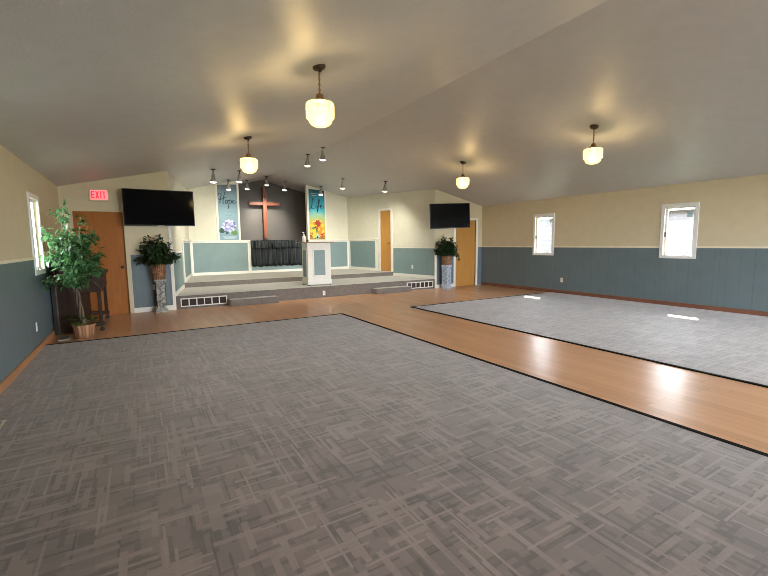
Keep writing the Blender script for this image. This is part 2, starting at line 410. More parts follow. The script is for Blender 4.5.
# ------------------------------------------------------------------ walls with openings
TH = .14
WY = [7.34, 4.14, 0.94, -2.26]                     # window centres along both side walls
WW, WZ0, WZ1 = .265, 1.035, 1.995                  # half width and height of the opening
def side_wall(name, x, out):
    w = MB(); xa, xb = sorted((x, x + out * TH)); top = 2.46
    ys = [YB - TH] + sorted(sum([[y - WW, y + WW] for y in WY], [])) + [YF + TH]
    for i in range(0, len(ys), 2): w.box(xa, xb, ys[i], ys[i + 1], 0, top)
    for y in WY:
        w.box(xa, xb, y - WW, y + WW, 0, WZ0); w.box(xa, xb, y - WW, y + WW, WZ1, top)
    o = struct(w.build(name, M['cream']))
    t = MB(); r = MB(); t0, t1 = sorted((x, x - out * .008)); r0, r1 = sorted((x, x - out * .018))
    cw = .33
    ys = [YB] + sorted(sum([[y - cw, y + cw] for y in WY], [])) + [YF]
    for i in range(0, len(ys), 2):
        t.box(t0, t1, ys[i], ys[i + 1], 0.0, WH - .02); r.box(r0, r1, ys[i], ys[i + 1], WH - .02, WH + .012)
    for y in WY: t.box(t0, t1, y - cw, y + cw, 0, WZ0 - .06)
    t.build('wainscot', M['teal'], o); r.build('chair_rail', M['rail'], o)
    b0, b1 = sorted((x, x - out * .022))
    MB().box(b0, b1, YB, YF if out > 0 else 7.86, 0, .09).build('baseboard', M['basedark'] if out > 0 else M['basewood'], o, bevel=.004)
    return o
side_wall('wall_left', XL, -1); side_wall('wall_right', XR, 1)

wn = [0]
def window(x, y, out, sticker=False):
    wn[0] += 1
    fr = MB(); a = -out                                    # a points into the room
    def bx(m, d0, d1, y0, y1, z0, z1):
        p, q = sorted((x + a * d0, x + a * d1)); m.box(p, q, y0, y1, z0, z1)
    cw = .33; z0, z1 = .97, 2.06
    for (ya, yb, za, zb) in ((y - cw, y - WW, z0, z1), (y + WW, y + cw, z0, z1), (y - WW, y + WW, z0, WZ0), (y - WW, y + WW, WZ1, z1)):
        bx(fr, 0, .02, ya, yb, za, zb)
    o = struct(fr.build('window_%d' % wn[0], M['vinyl'], bevel=.003))
    s = MB(); g = .032                                     # sash, set back in the reveal
    for (ya, yb, za, zb) in ((y - WW, y - WW + g, WZ0, WZ1), (y + WW - g, y + WW, WZ0, WZ1), (y - WW + g, y + WW - g, WZ0, WZ0 + g), (y - WW + g, y + WW - g, WZ1 - g, WZ1)):
        bx(s, -.075, -.035, ya, yb, za, zb)
    s.build('sash', M['vinyl'], o, bevel=.003)
    q = MB(); bx(q, -.058, -.052, y - WW + g, y + WW - g, WZ0 + g, WZ1 - g); q.build('pane', M['glass'], o)
    h = MB(); ly = y + WW - .03 if out > 0 else y - WW + .008; bx(h, -.035, .0, ly, ly + .022, 1.40, 1.50); h.build('latch', M['blackmetal'], o, bevel=.003)
    k = MB(); bx(k, -.035, .012, y - .16, y - .06, WZ0 + .0, WZ0 + .022); bx(k, -.01, .02, y - .20, y - .15, WZ0 + .008, WZ0 + .03)
    k.build('crank', M['vinyl'], o, bevel=.003)
    if sticker:
        st = MB()
        for i in range(3):
            for j in range(2): bx(st, -.0515, -.0505, y - .20 + i * .032, y - .173 + i * .032, 1.84 - j * .055, 1.885 - j * .055)
        st.build('sticker', M['sticker'], o)
    p = bpy.data.lights.new('portal', 'AREA'); p.shape = 'RECTANGLE'; p.size = 2 * WW; p.size_y = WZ1 - WZ0; p.cycles.is_portal = True
    po = bpy.data.objects.new('window_portal', p); COL.objects.link(po)
    po.location = (x + out * (TH + .02), y, (WZ0 + WZ1) / 2); po.rotation_euler = Vector((0, 0, -1)).rotation_difference(Vector((-out, 0, 0))).to_euler()
    p.size, p.size_y = (WZ1 - WZ0, 2 * WW)
for i, y in enumerate(WY): window(XR, y, 1, sticker=(i == 1))
for y in WY: window(XL, y, -1)

# rear wall behind the camera, with unseen glazing added to brighten the room
w = MB(); GX = [(3.3, 6.0), (6.3, 9.0)]; g0, g1 = .12, 2.3
xs = [XL - TH] + sum([list(p) for p in GX], []) + [XR + TH]
def sl(m, x0, x1, y0, y1, z0, zt=None):
    """box whose head follows the sloping ceiling"""
    if x0 < CX < x1: sl(m, x0, CX, y0, y1, z0); sl(m, CX, x1, y0, y1, z0); return
    m.prism([(x0, y0), (x1, y0), (x1, y1), (x0, y1)], z0, [cz(x0) + .03, cz(x1) + .03, cz(x1) + .03, cz(x0) + .03])
for i in range(0, len(xs), 2): sl(w, xs[i], xs[i + 1], YB - TH, YB, 0)
for x0, x1 in GX: w.box(x0, x1, YB - TH, YB, 0, g0); sl(w, x0, x1, YB - TH, YB, g1)
struct(w.build('wall_back', M['cream']))
for x0, x1 in GX:
    wn[0] += 1; m = MB()
    for a, b in ((x0, x0 + .05), ((x0 + x1) / 2 - .03, (x0 + x1) / 2 + .03), (x1 - .05, x1)): m.box(a, b, YB - .09, YB - .03, g0, g1)
    for a, b in ((g0, g0 + .06), (g1 - .06, g1)): m.box(x0, x1, YB - .088, YB - .032, a, b)
    o = struct(m.build('window_%d' % wn[0], M['vinyl']))  # added glazing out of view, a source of extra daylight
    MB().box(x0 + .04, x1 - .04, YB - .063, YB - .057, g0 + .04, g1 - .04).build('pane', M['glass'], o)
    p = bpy.data.lights.new('portal', 'AREA'); p.shape = 'RECTANGLE'; p.size = x1 - x0; p.size_y = g1 - g0; p.cycles.is_portal = True
    po = bpy.data.objects.new('window_portal', p); COL.objects.link(po); po.location = ((x0 + x1) / 2, YB - TH - .02, (g0 + g1) / 2)
    po.rotation_euler = (PI / 2, 0, 0)

# front wall, left and right of the apse, each with its door
LD, RD, DZ = (-1.0, -.21), (8.22, 9.03), 2.0
w = MB(); sl(w, XL - TH, LD[0], YF, YF + TH, 0); sl(w, *LD, YF, YF + TH, DZ); sl(w, LD[1], .62, YF, YF + TH, 0)
wl = struct(w.build('wall_front_left', M['cream']))
w = MB(); sl(w, 7.44, RD[0], YF, YF + TH, 0); sl(w, *RD, YF, YF + TH, DZ); sl(w, RD[1], XR + TH, YF, YF + TH, 0)
wr = struct(w.build('wall_front_right', M['cream']))
MB().box(LD[1] + .07, .60, YF - .008, YF, .0, WH - .03).build('wainscot', M['teal'], wl)
MB().box(7.46, RD[0] - .06, YF - .008, YF, .0, WH - .03).build('wainscot', M['teal'], wr)
m = MB().box(RD[1] + .06, XR, YF - .008, YF, .0, WH - .02).build('wainscot', M['teal'], wr)
MB().box(LD[1] + .07, .56, YF - .016, YF, WH - .03, WH).build('chair_rail', M['cream'], wl)
MB().box(7.50, RD[0] - .06, YF - .016, YF, WH - .03, WH).build('chair_rail', M['cream'], wr)
MB().box(LD[1] + .07, .62, YF - .02, YF, 0, .10).build('baseboard', M['white'], wl, bevel=.004)
MB().box(7.44, RD[0] - .06, YF - .02, YF, 0, .10).build('baseboard', M['white'], wr, bevel=.004)
MB().box(.56, .62, YF - .02, YF, .1, cz(.6) - .55).build('corner_trim', M['white'], wl, bevel=.004)
MB().box(7.44, 7.50, YF - .02, YF, .1, WH).build('corner_trim', M['white'], wr, bevel=.004)

def door(n, x0, x1, y, z0, z1, matd, knob_side, mats):
    o = struct(MB().box(x0 - .02, x1 + .02, y + .03, y + .09, z0, z1 + .02).build('door_%d' % n, matd))
    c = MB(); k = .075
    c.box(x0 - k, x0, y - .02, y + .1, z0, z1 + k); c.box(x1, x1 + k, y - .02, y + .1, z0, z1 + k); c.box(x0, x1, y - .02, y + .1, z1, z1 + k)
    c.build('casing', mats, o, bevel=.004)
    kx = x1 - .07 if knob_side > 0 else x0 + .07
    R = Matrix.Translation((kx, y + .03, z0 + .93)) @ Matrix.Rotation(PI / 2, 4, 'X')
    MB().lathe([(.03, 0), (.03, .008), (.012, .012), (.012, .035), (.028, .045), (.03, .06), (.018, .07)], seg=16, mat=R).build('knob', M['blackmetal'], o, smooth=True)
    return o
door(1, *LD, YF, 0, DZ, M['doorwood'], 1, M['cream'])
door(2, *RD, YF, 0, DZ, M['doorgold'], -1, M['white'])

# ------------------------------------------------------------------ apse
A0, A1 = Vector((.62, YF)), Vector((1.38, YA))               # left splayed wall
B0, B1 = Vector((7.44, YF)), Vector((6.75, YA))              # right splayed wall
def on(P, Q, y): t = (y - P.y) / (Q.y - P.y); return P + (Q - P) * t
def splay(m, P, Q, y0, y1, d0, d1, z0, z1=None, side=1):
    """slab along the splayed wall from y0 to y1, d0..d1 off its face (positive = into the apse)"""
    n = Vector(((Q - P).y, -(Q - P).x)).normalized() * side
    a, b = on(P, Q, y0), on(P, Q, y1)
    pts = [a + n * d0, b + n * d0, b + n * d1, a + n * d1]
    ar = sum(pts[i].x * pts[(i + 1) % 4].y - pts[(i + 1) % 4].x * pts[i].y for i in range(4))
    if ar < 0: pts = pts[::-1]
    m.prism([tuple(p) for p in pts], z0, [cz(p.x) + .03 for p in pts] if z1 is None else z1)
w = MB(); splay(w, A0, A1, YF + .0, YA, -TH, 0, 0)
apl = struct(w.build('apse_wall_left', M['cream_apse']))
DY0, DY1, DTZ = 11.56, 12.10, 2.40
w = MB(); splay(w, B0, B1, YF, DY0, -TH, 0, 0, None, -1); splay(w, B0, B1, DY0, DY1, -TH, 0, 0, S2, -1); splay(w, B0, B1, DY0, DY1, -TH, 0, DTZ, None, -1); splay(w, B0, B1, DY1, YA, -TH, 0, 0, None, -1)
apr = struct(w.build('apse_wall_right', M['cream_apse']))
# stage-level wainscot
m = MB(); splay(m, A0, A1, YF + .02, YP2, 0, .008, S1, WH - .03); m.build('wainscot', M['teal_flat'], apl)
m = MB(); splay(m, A0, A1, YF + .0, YP2, 0, .02, WH - .03, WH + .01); m.build('chair_rail', M['white'], apl)
m = MB(); splay(m, A0, A1, YF + .0, YP2, 0, .02, S1, S1 + .09); m.build('baseboard', M['white'], apl)
m = MB(); splay(m, B0, B1, YF + .02, YP2, 0, .008, S1, WH - .03, -1); m.build('wainscot', M['teal_flat'], apr)
m = MB(); splay(m, B0, B1, YF + .0, YP2, 0, .02, WH - .03, WH + .0, -1); m.build('chair_rail', M['white'], apr)
m = MB(); splay(m, B0, B1, YF + .0, YP2, 0, .02, S1, S1 + .09, -1); m.build('baseboard', M['white'], apr)
# upper-level panels on the splayed walls
def frame_splay(par, P, Q, ya, yb, sd):
    m = MB(); splay(m, P, Q, ya, yb, 0, .012, S2, CAP, sd); m.build('panel', M['teal_flat'], par)
    m = MB(); splay(m, P, Q, ya, ya + .12, 0, .03, S2, CAP, sd); splay(m, P, Q, yb - .10, yb, 0, .03, S2, CAP, sd)
    splay(m, P, Q, ya + .12, yb - .10, 0, .03, S2, S2 + .09, sd); splay(m, P, Q, ya + .12, yb - .10, 0, .03, CAP - .05, CAP, sd)
    splay(m, P, Q, ya, yb, 0, .05, CAP, CAP + .03, sd)
    m.build('panel_frame', M['white'], par)
frame_splay(apl, A0, A1, 11.62, YA - .06, 1); frame_splay(apr, B0, B1, 12.24, YA - .06, -1)
# door in the right splayed wall
m = MB(); splay(m, B0, B1, DY0 - .02, DY1 + .02, -.06, -.012, S2, DTZ + .02, -1); d3 = struct(m.build('door_3', M['doorgold']))
m = MB(); splay(m, B0, B1, DY0 - .09, DY0, -.1, .022, S2 + .0, DTZ + .08, -1); splay(m, B0, B1, DY1, DY1 + .09, -.1, .022, S2 + .0, DTZ + .08, -1); splay(m, B0, B1, DY0, DY1, -.1, .022, DTZ, DTZ + .08, -1)
m.build('casing', M['white'], d3)
kp = on(B0, B1, DY0 + .07); MB().lathe([(.012, 0), (.012, .03), (.027, .04), (.027, .06), (.012, .07)], seg=14, mat=Matrix.Translation((kp.x + .01, kp.y, S2 + .95)) @ Matrix.Rotation(-PI / 2, 4, 'Y')).build('knob', M['brass'], d3, smooth=True)

# back wall of the apse with the alcove opening, and the dark alcove behind it
OL, OR = 2.90, 5.18
w = MB(); sl(w, A1.x - .1, OL, YA, YA + .12, 0); sl(w, OR, B1.x + .1, YA, YA + .12, 0)
apb = struct(w.build('apse_wall_back', M['cream_apse']))
w = MB(); sl(w, 2.1, 6.4, YG, YG + .12, 0); sl(w, 2.0, 2.1, YA + .12, YG, 0); sl(w, 6.4, 6.5, YA + .12, YG, 0)
struct(w.build('alcove_wall', M['grey']))
for x0, x1 in ((2.19, 2.25), (2.84, 2.90), (5.18, 5.25), (5.845, 5.90)):
    m = MB(); sl(m, x0, x1, YA - .03, YA, CAP + .03); m.build('pilaster_strip', M['white'], apb)
HE, HS = 3.16, 5.18
for x0, x1 in ((A1.x, HE), (HS, B1.x)):
    MB().box(x0, x1, YA - .06, YA - .001, S2, CAP).build('panel', M['teal_flat'], apb)
    f = MB(); y0, y1 = YA - .085, YA - .06
    f.box(x0, x0 + .07, y0, y1, S2, CAP); f.box(x1 - .07, x1, y0, y1, S2, CAP); f.box(x0 + .07, x1 - .07, y0, y1, S2, S2 + .09); f.box(x0 + .07, x1 - .07, y0, y1, CAP - .06, CAP)
    f.box(x0, x1, YA - .11, YA - .001, CAP, CAP + .03); f.build('panel_frame', M['white'], apb)
    if x1 == HE: MB().box(HE - .012, HE + .02, YA - .085, YA + .0, S2, CAP + .03).build('end_post', M['white'], apb)
MB().box(HE + .02, HS, YA + .0, YA + .05, S2, .62).build('low_panel', M['teal_flat'], apb)
MB().box(HE + .02, HS, YA - .02, YA, S2, S2 + .08).build('baseboard', M['white'], apb)

# the carpeted stage
m = MB(); q0, q1 = on(A0, A1, YP2), on(B0, B1, YP2)
m.prism([(.62, YF), (7.44, YF), (q1.x, YP2), (q0.x, YP2)], 0, S1)
st = struct(m.build('stage_floor', M['stage']))
m = MB(); m.prism([(q0.x, YP2), (q1.x, YP2), (B1.x, YA + .0), (A1.x, YA + .0)], 0, S2)
struct(m.build('upper_stage_floor', M['stage']))
for x0, x1, lb in ((1.66, 2.73, 'low carpeted step at the stage, beside the fully visible air grille'), (5.32, 6.44, 'low carpeted step at the stage, partly covering an air grille')):
    tag(MB().box(x0, x1, 9.37, YF - .002, 0.0, .145).build('carpeted_step', M['stage'], bevel=.012), lb, 'step', 'carpeted steps at the stage')

# air grilles set in the stage face
def grille(x0, x1, n, label):
    t = thing('air_grille', label, 'vent', ((x0 + x1) / 2, YF - .012, .045), 0, 'grilles in the stage face')
    h = (x1 - x0) / 2; H = .18; m = MB(); b = .02
    m.box(-h, h, -.012, .01, 0, b); m.box(-h, h, -.012, .01, H - b, H)
    for i in range(n + 1):
        xx = -h + i * (2 * h - b) / n; m.box(xx, xx + b, -.0115, .01, b, H - b)
    m.build('frame', M['plate'], t)
    s = MB()
    for i in range(5): s.box(-h + b, h - b, -.003, .004, .03 + i * .028, .036 + i * .028)
    s.build('louvre', M['dark_hollow'], t)
    MB().box(-h + .004, h - .004, .006, .0115, .004, H - .004).build('duct', M['dark_hollow'], t)
grille(.705, 1.635, 6, 'white six-cell air grille in the stage face near the grey pedestal')
grille(6.45, 7.365, 6, 'white air grille in the stage face near the bluish pedestal, partly behind a step')

# ------------------------------------------------------------------ pendant lamps
lamp = thing('pendant_lamp', 'x', 'lamp', (0, 0, 0), 0, 'globe pendant lamps')
SLOPE = math.atan(SL)
R = Matrix.Rotation(SLOPE, 4, 'Y')
MB().lathe([(.065, .0), (.066, -.012), (.055, -.03), (.02, -.04), (.012, -.055)], seg=24, mat=Matrix.Rotation(-SLOPE, 4, 'Y')).build('canopy', M['metal'], lamp, smooth=True)
ch = MB()
for i in range(8):
    zc = -.068 - i * .026; a = (i % 2) * PI / 2; pts = []
    for k in range(10):
        q = 2 * PI * k / 10; u = .009 * math.cos(q); pts.append((u * math.cos(a), u * math.sin(a), zc + .018 * math.sin(q)))
    ch.tube(pts, .0032, 5, True)
ch.tube([(.004, 0, -.05), (.006, .004, -.12), (-.004, -.004, -.2), (0, 0, -.27)], .0025, 5)
ch.build('chain', M['brass'], lamp)
MB().lathe([(.02, -.262), (.032, -.268), (.036, -.285), (.036, -.30), (.055, -.318), (.085, -.335), (.088, -.345)], seg=24).build('fitter', M['brass'], lamp, smooth=True)
gl = MB().lathe([(.08, -.338), (.10, -.342), (.13, -.352), (.139, -.364), (.14, -.375), (.14, -.492), (.137, -.498), (.116, -.500), (.114, -.508), (.116, -.522), (.111, -.537), (.092, -.558), (.065, -.572), (.035, -.580), (.012, -.582)], seg=32).build('globe', M['globe'], lamp, smooth=True)
for k in range(8):
    dc = MB(); a = 2 * PI * (k + .3) / 8; mt = Matrix.Rotation(a, 4, 'Z') @ Matrix.Translation((.1425, 0, -.425)) @ Matrix.Rotation(PI / 2, 4, 'Z')
    for poly in ([(-.018, .02), (0, .0), (.018, .02), (0, .045)], [(-.006, .05), (.006, .05), (0, .068)], [(-.004, .0), (-.004, -.03), (.004, -.03), (.004, .0)], [(-.014, -.035), (.014, -.035), (.008, -.028), (-.008, -.028)]):
        dc.face([mt @ Vector((p[0], 0, p[1])) for p in poly])
    dc.raw = True; dc.build('decal', M['decal'], lamp)
LL = [(1.66, 4.02, 'largest glowing globe pendant lamp, hanging over the large patterned carpet'),
      (1.67, 7.15, 'glowing globe pendant lamp just above the blue Hope banner'),
      (6.35, 7.21, 'smallest glowing globe pendant lamp, near the television by the golden door'),
      (6.28, 4.08, 'glowing globe pendant lamp by the long wall with two small windows')]
for i, (x, y, lb) in enumerate(LL):
    loc = (x, y, cz(x) - .002); rz = 0 if x < CX else PI
    if i == 0: lamp.location = loc; lamp['label'] = lb; lamp.rotation_euler = (0, 0, rz)
    else: copy_thing(lamp, lb, loc, rz)
    L = bpy.data.lights.new('lamp_bulb', 'POINT'); L.energy = 34; L.color = (1, .84, .56); L.shadow_soft_size = .05
    lo = bpy.data.objects.new('lamp_bulb', L); COL.objects.link(lo); lo.location = (x, y, cz(x) - .43)

# ------------------------------------------------------------------ spotlights on the stage ceiling
spot = thing('ceiling_spotlight', 'x', 'spotlight', (0, 0, 0), 0, 'stage spotlights')
MB().lathe([(.055, 0), (.055, -.012), (.02, -.018)], seg=16).build('mounting_plate', M['blackmetal'], spot)
MB().tube([(0, 0, -.012), (0, 0, -.06), (.0, .012, -.09)], .012, 8).build('stem', M['blackmetal'], spot)
TL = Matrix.Translation((0, .012, -.075)) @ Matrix.Rotation(math.radians(9), 4, 'X')
MB().lathe([(.022, 0), (.03, -.012), (.036, -.06), (.05, -.12), (.066, -.18), (.072, -.20), (.070, -.202)], seg=20, mat=TL).build('shade', M['nickel'], spot, smooth=True)
MB().lathe([(.066, -.2025), (.066, -.214), (.05, -.226), (.02, -.231)], seg=20, mat=TL).build('bulb', M['lens'], spot, smooth=True)
SP = [(1.61, 10.4, 'grey cone spotlight between the blue Hope banner and the EXIT side television', (1.5, 12.4, .3), 26),
      (2.45, 13.2, 'grey cone spotlight directly before the top of the blue Hope banner', (2.55, 14, 1.6), 5),
      (2.41, 11.42, 'grey cone spotlight between the blue Hope banner and the dark alcove', (2.4, 13.0, .4), 26),
      (3.25, 14.3, 'small spotlight in the dark alcove, on the Hope banner side of the cross', (3.3, 15.4, 2.0), 5),
      (3.83, 14.04, 'spotlight at the alcove peak, directly over the wooden cross', (4.05, 15.4, 1.7), 78),
      (4.59, 14.48, 'small spotlight in the dark alcove, on the Life banner side of the cross', (4.2, 15.4, 2.0), 4),
      (3.84, 10.19, 'lower one of the two spotlights hanging high over the pulpit', (3.2, 12.2, 0), 30),
      (3.92, 9.38, 'higher one of the two spotlights hanging high over the pulpit', (4.6, 11.6, 0), 30),
      (5.53, 13.5, 'spotlight directly before the top of the turquoise Life banner', (5.55, 14, 1.7), 5),
      (5.51, 11.69, 'grey cone spotlight between the turquoise Life banner and the narrow stage door', (5.7, 13.0, .4), 26),
      (6.30, 10.49, 'grey cone spotlight above the narrow golden stage door', (6.4, 11.8, .3), 26)]
for i, (x, y, lb, aim, pw) in enumerate(SP):
    loc = (x, y, cz(x) - .008)
    d = Vector(aim) - Vector((x, y, cz(x) - .3)); rz = math.atan2(-d.x, d.y) if y > 12 else 0.0
    if i == 0: spot.location = loc; spot['label'] = lb; r = spot
    else: r = copy_thing(spot, lb, loc, rz)
    L = bpy.data.lights.new('spot_beam', 'SPOT'); L.energy = pw * 4.6; L.color = (1.0, .95, .80); L.spot_size = math.radians(78 if 40 < pw else 140 if pw > 20 else 80); L.spot_blend = 1.0; L.shadow_soft_size = .03
    lo = bpy.data.objects.new('spot_beam', L); COL.objects.link(lo); p0 = Vector((x, y, cz(x) - .008)) + Matrix.Rotation(rz, 3, 'Z') @ Vector((0, .055, -.345))
    lo.location = p0; lo.rotation_euler = (Vector(aim) - p0).to_track_quat('-Z', 'Y').to_euler()

# ------------------------------------------------------------------ cross
t = thing('wooden_cross', 'tall red-brown wooden cross mounted on the dark grey alcove wall', 'cross', (4.03, 15.20, 1.55))
MB().box(-.065, .065, -.065, .065, 0, 1.84).build('upright', M['cross'], t, bevel=.008)
MB().box(-.545, -.065, -.05, .05, 1.185, 1.30).box(.065, .545, -.05, .05, 1.185, 1.30).build('crossbar', M['crossx'], t, bevel=.008)
for zz in (.3, 1.4): MB().box(-.03, .03, .065, .199, zz, zz + .06).build('mount', M['blackmetal'], t)

# ------------------------------------------------------------------ banners
def strokes(m, lines, ox, oz, sc, y, wid):
    for ln in lines:
        pts = smoothline(ln, 6); n = len(pts)
        for i in range(n - 1):
            a, b = pts[i], pts[i + 1]; d = b - a
            if d.length < 1e-6: continue
            w = wid * (0.55 + 0.75 * abs(d.normalized().y)); nn = Vector((-d.y, d.x, 0)).normalized() * w; e = d.normalized() * w * .4
            q = [a - nn - e, b - nn + e, b + nn + e, a + nn - e]
            m.plate([(ox + p.x * sc, oz + p.y * sc) for p in q], y - .0025, y)
def petal(m, cx, cz_, ang, L, W, y, y1):
    d = (math.cos(ang), math.sin(ang)); s = (-d[1], d[0])
    prof = [(0, 0), (.3, .38), (.62, .5), (.88, .3), (1, 0), (.88, -.3), (.62, -.5), (.3, -.38)]
    m.plate([(cx + d[0] * L * a + s[0] * W * b, cz_ + d[1] * L * a + s[1] * W * b) for a, b in prof], y1, y)
def banner(x0, x1, mat, label):
    t = thing('wall_banner', label, 'banner', ((x0 + x1) / 2, YA - .012, 0), 0, 'printed banners beside the cross')
    h = (x1 - x0) / 2; m = MB(); z0 = CAP + .035
    zl, zr = cz(x0) - .02, cz(x1) - .02
    m.plate([(-h, z0), (h, z0), (h, min(zl, zr) + (.04 if zr > zl else 0)), (-h, min(zl, zr) + (.04 if zl > zr else 0))], -.004, .004)
    m.build('cloth', mat, t)
    return t
hb = banner(2.25, 2.84, M['ban_hope'], 'tall blue banner lettered Hope with a hydrangea, beside the cross')
m = MB()
H_ = [[(-.95, .55), (-.80, .75), (-.62, .70), (-.66, .35), (-.76, -.05), (-.80, -.30)], [(-.25, .85), (-.34, .5), (-.44, .05), (-.46, -.28), (-.36, -.30)], [(-.92, .18), (-.75, .08), (-.5, .2), (-.25, .34), (-.1, .30)]]
o_ = [[(-.08, .05), (-.22, -.05), (-.20, -.28), (-.06, -.28), (.02, -.08), (-.06, .06), (.06, -.02)]]
p_ = [[(.10, .02), (.18, .06), (.14, -.3), (.08, -.72), (.02, -.85)], [(.16, -.02), (.30, .10), (.42, -.04), (.34, -.26), (.18, -.24)]]
e_ = [[(.50, -.14), (.66, -.06), (.70, .06), (.58, .06), (.52, -.14), (.60, -.29), (.78, -.24), (.92, -.08)]]
strokes(m, H_ + o_ + p_ + e_, -.0, 2.73, .295, -.0042, .031); m.build('lettering', M['ink_navy'], hb)
m = MB(); strokes(m, [[(-.05, 2.38), (.27, 2.385)]], 0, 0, 1, -.0042, .006); strokes(m, [[(-.1, 2.27), (.1, 2.272)], [(-.06, 2.21), (.08, 2.211)]], 0, 0, 1, -.0042, .003)
m.build('fine_print', M['ink_navy'], hb)
m = MB()
for i in range(3): strokes(m, [[(-.2 + .03 * i, 1.60 - .03 * i), (.22 - .02 * i, 1.602 - .03 * i)]], 0, 0, 1, -.0042, .005)
m.build('caption', M['ink_white'], hb)
m = MB(); petal(m, -.06, 1.86, math.radians(205), .26, .17, -.0042, -.0055); petal(m, .02, 1.84, math.radians(235), .2, .1, -.0042, -.0055); m.build('dark_leaf', M['ink_darkgreen'], hb)  # leaves printed in dark green ink
m = MB(); petal(m, .03, 1.80, math.radians(-28), .26, .17, -.0042, -.0055); m.build('bright_leaf', M['ink_green'], hb)
sets = {'ink_lilac': MB(), 'ink_pale': MB(), 'ink_violet': MB()}
lay = 0
for k in range(60):
    r = .205 * math.sqrt((k + .5) / 60); a = k * 2.39996; cx_, cz0 = .01 + r * math.cos(a), 1.94 + r * .92 * math.sin(a)
    c_ = random.choices(['ink_lilac', 'ink_pale', 'ink_violet'], (4, 4, 2.2))[0]; y = -.0056 - k * .00005
    for q in range(4): petal(sets[c_], cx_, cz0, a + q * PI / 2 + .4, .036, .034, y, y - .0008)
for c_, n_ in (('ink_lilac', 'lilac_flower_print'), ('ink_pale', 'pale_flower_print'), ('ink_violet', 'violet_flower_print')): sets[c_].build(n_, M[c_], hb)

lb = banner(5.25, 5.845, M['ban_life'], 'tall turquoise banner lettered Life with yellow and red flowers')
m = MB()
L_ = [[(-.24, .60), (-.26, .80), (-.40, .82), (-.48, .55), (-.52, .1), (-.62, -.24), (-.80, -.26), (-.78, -.36), (-.58, -.30), (-.35, -.36), (-.12, -.24)]]
i_ = [[(.0, .08), (-.02, -.12), (.0, -.30), (.14, -.22)], [(.02, .26), (.05, .30)]]
f_ = [[(.14, -.22), (.32, .25), (.42, .62), (.36, .74), (.29, .5), (.25, -.1), (.20, -.62), (.12, -.74), (.13, -.45), (.30, -.12), (.46, -.06)]]
e2 = [[(.48, -.14), (.66, -.06), (.72, .08), (.60, .10), (.52, -.12), (.60, -.30), (.80, -.24), (.96, -.08)]]
strokes(m, L_ + i_ + f_ + e2, -.02, 2.68, .30, -.0042, .036); m.build('lettering', M['ink_navy'], lb)
m = MB(); strokes(m, [[(-.2, 3.09), (.15, 3.095)], [(-.18, 3.03), (.1, 3.03)], [(.0, 2.36), (.24, 2.362)]], 0, 0, 1, -.0042, .006); m.build('fine_print', M['ink_white'], lb)
fl = {k: MB() for k in ('ink_yellow', 'ink_orange', 'ink_red', 'ink_green', 'ink_black', 'ink_mint')}
yl = [-.0042]
def pet(c_, *a): yl[0] -= .00012; petal(fl[c_], *a, yl[0], yl[0] - .0008)
for k in range(9): pet('ink_yellow', .0, 1.95, k * 2 * PI / 9 + .2, .27, .15)
for k in range(7): pet('ink_yellow', -.1, 1.72, k * 2 * PI / 7, .2, .12)
for k in range(7): pet('ink_orange', .14, 1.74, k * 2 * PI / 7 + .3, .17, .10)
for k in range(6): pet('ink_orange', .0, 1.98, k * 2 * PI / 6 + .5, .21, .09)
for k in range(7): pet('ink_red', .02, 2.06, k * 2 * PI / 7 + .2, .13, .07)
for k in range(3): pet('ink_red', -.2, 1.70 - .05 * k, .6 + k, .1, .06)
for k in range(3): pet('ink_red', .22, 1.66 - .03 * k, 1.5 + k, .1, .06)
for k in range(8): pet('ink_yellow', .17 * math.cos(k * 2.4), 1.80 + .12 * math.sin(k * 2.4), k * 1.3, .12, .08)
for k in range(6): pet('ink_red', .03, 2.02, k * PI / 3 + .9, .09, .05)
for k in range(5): pet('ink_red', -.02, 1.86, k * 1.25, .07, .04)
pet('ink_green', -.06, 1.93, math.radians(205), .16, .1); pet('ink_green', .0, 1.86, math.radians(250), .14, .08)
for k in range(6): pet('ink_mint', .0, 1.60, k * PI / 3, .09, .07)
pet('ink_black', -.05, 1.57, 0, .09, .08); pet('ink_black', -.11, 1.91, 0.4, .09, .05)
for c_, n_ in (('ink_yellow', 'yellow_flower_print'), ('ink_orange', 'orange_flower_print'), ('ink_red', 'red_flower_print'), ('ink_green', 'green_leaf_print'), ('ink_black', 'dark_seed_print'), ('ink_mint', 'mint_flower_print')): fl[c_].build(n_, M[c_], lb)

# ------------------------------------------------------------------ alcove curtain
def drape(x0, x1, y, z0, z1, n, amp, ph):
    m = MB(); nx, nz = n * 8, 8; G = []
    for j in range(nz + 1):
        row = []
        for i in range(nx + 1):
            u = i / nx; q = 1 - j / nz; x = x0 + (x1 - x0) * u; w = .55 + .45 * q
            yy = y + amp * w * (math.sin(u * n * 2 * PI + ph + .8 * math.sin(u * 17)) + .35 * math.sin(u * n * 5.1 + 1 + ph)) 
            row.append(m.bm.verts.new((x + .006 * math.sin(u * n * 3 + j), yy, z0 + (z1 - z0) * j / nz + (.008 * math.sin(u * n * 2.3 + ph) if j == 0 else 0))))
        G.append(row)
    for j in range(nz):
        for i in range(nx): m.bm.faces.new((G[j][i], G[j][i + 1], G[j + 1][i + 1], G[j + 1][i]))
    return m
t = thing('curtain', 'dark satin gathered curtain with a valance, below the cross between the low panelled walls', 'curtain', ((HE + HS) / 2, YA - .0, 0))
hw = (HS - HE) / 2 - .035
def solid(o): s = o.modifiers.new('solid', 'SOLIDIFY'); s.thickness = .004; return o
solid(drape(-hw, hw, -.02, .60, 1.36, 11, .028, 0).build('drape', M['curtain'], t, smooth=True))
solid(drape(-hw, hw, -.095, 1.20, 1.475, 17, .02, 1).build('valance', M['curtain'], t, smooth=True))
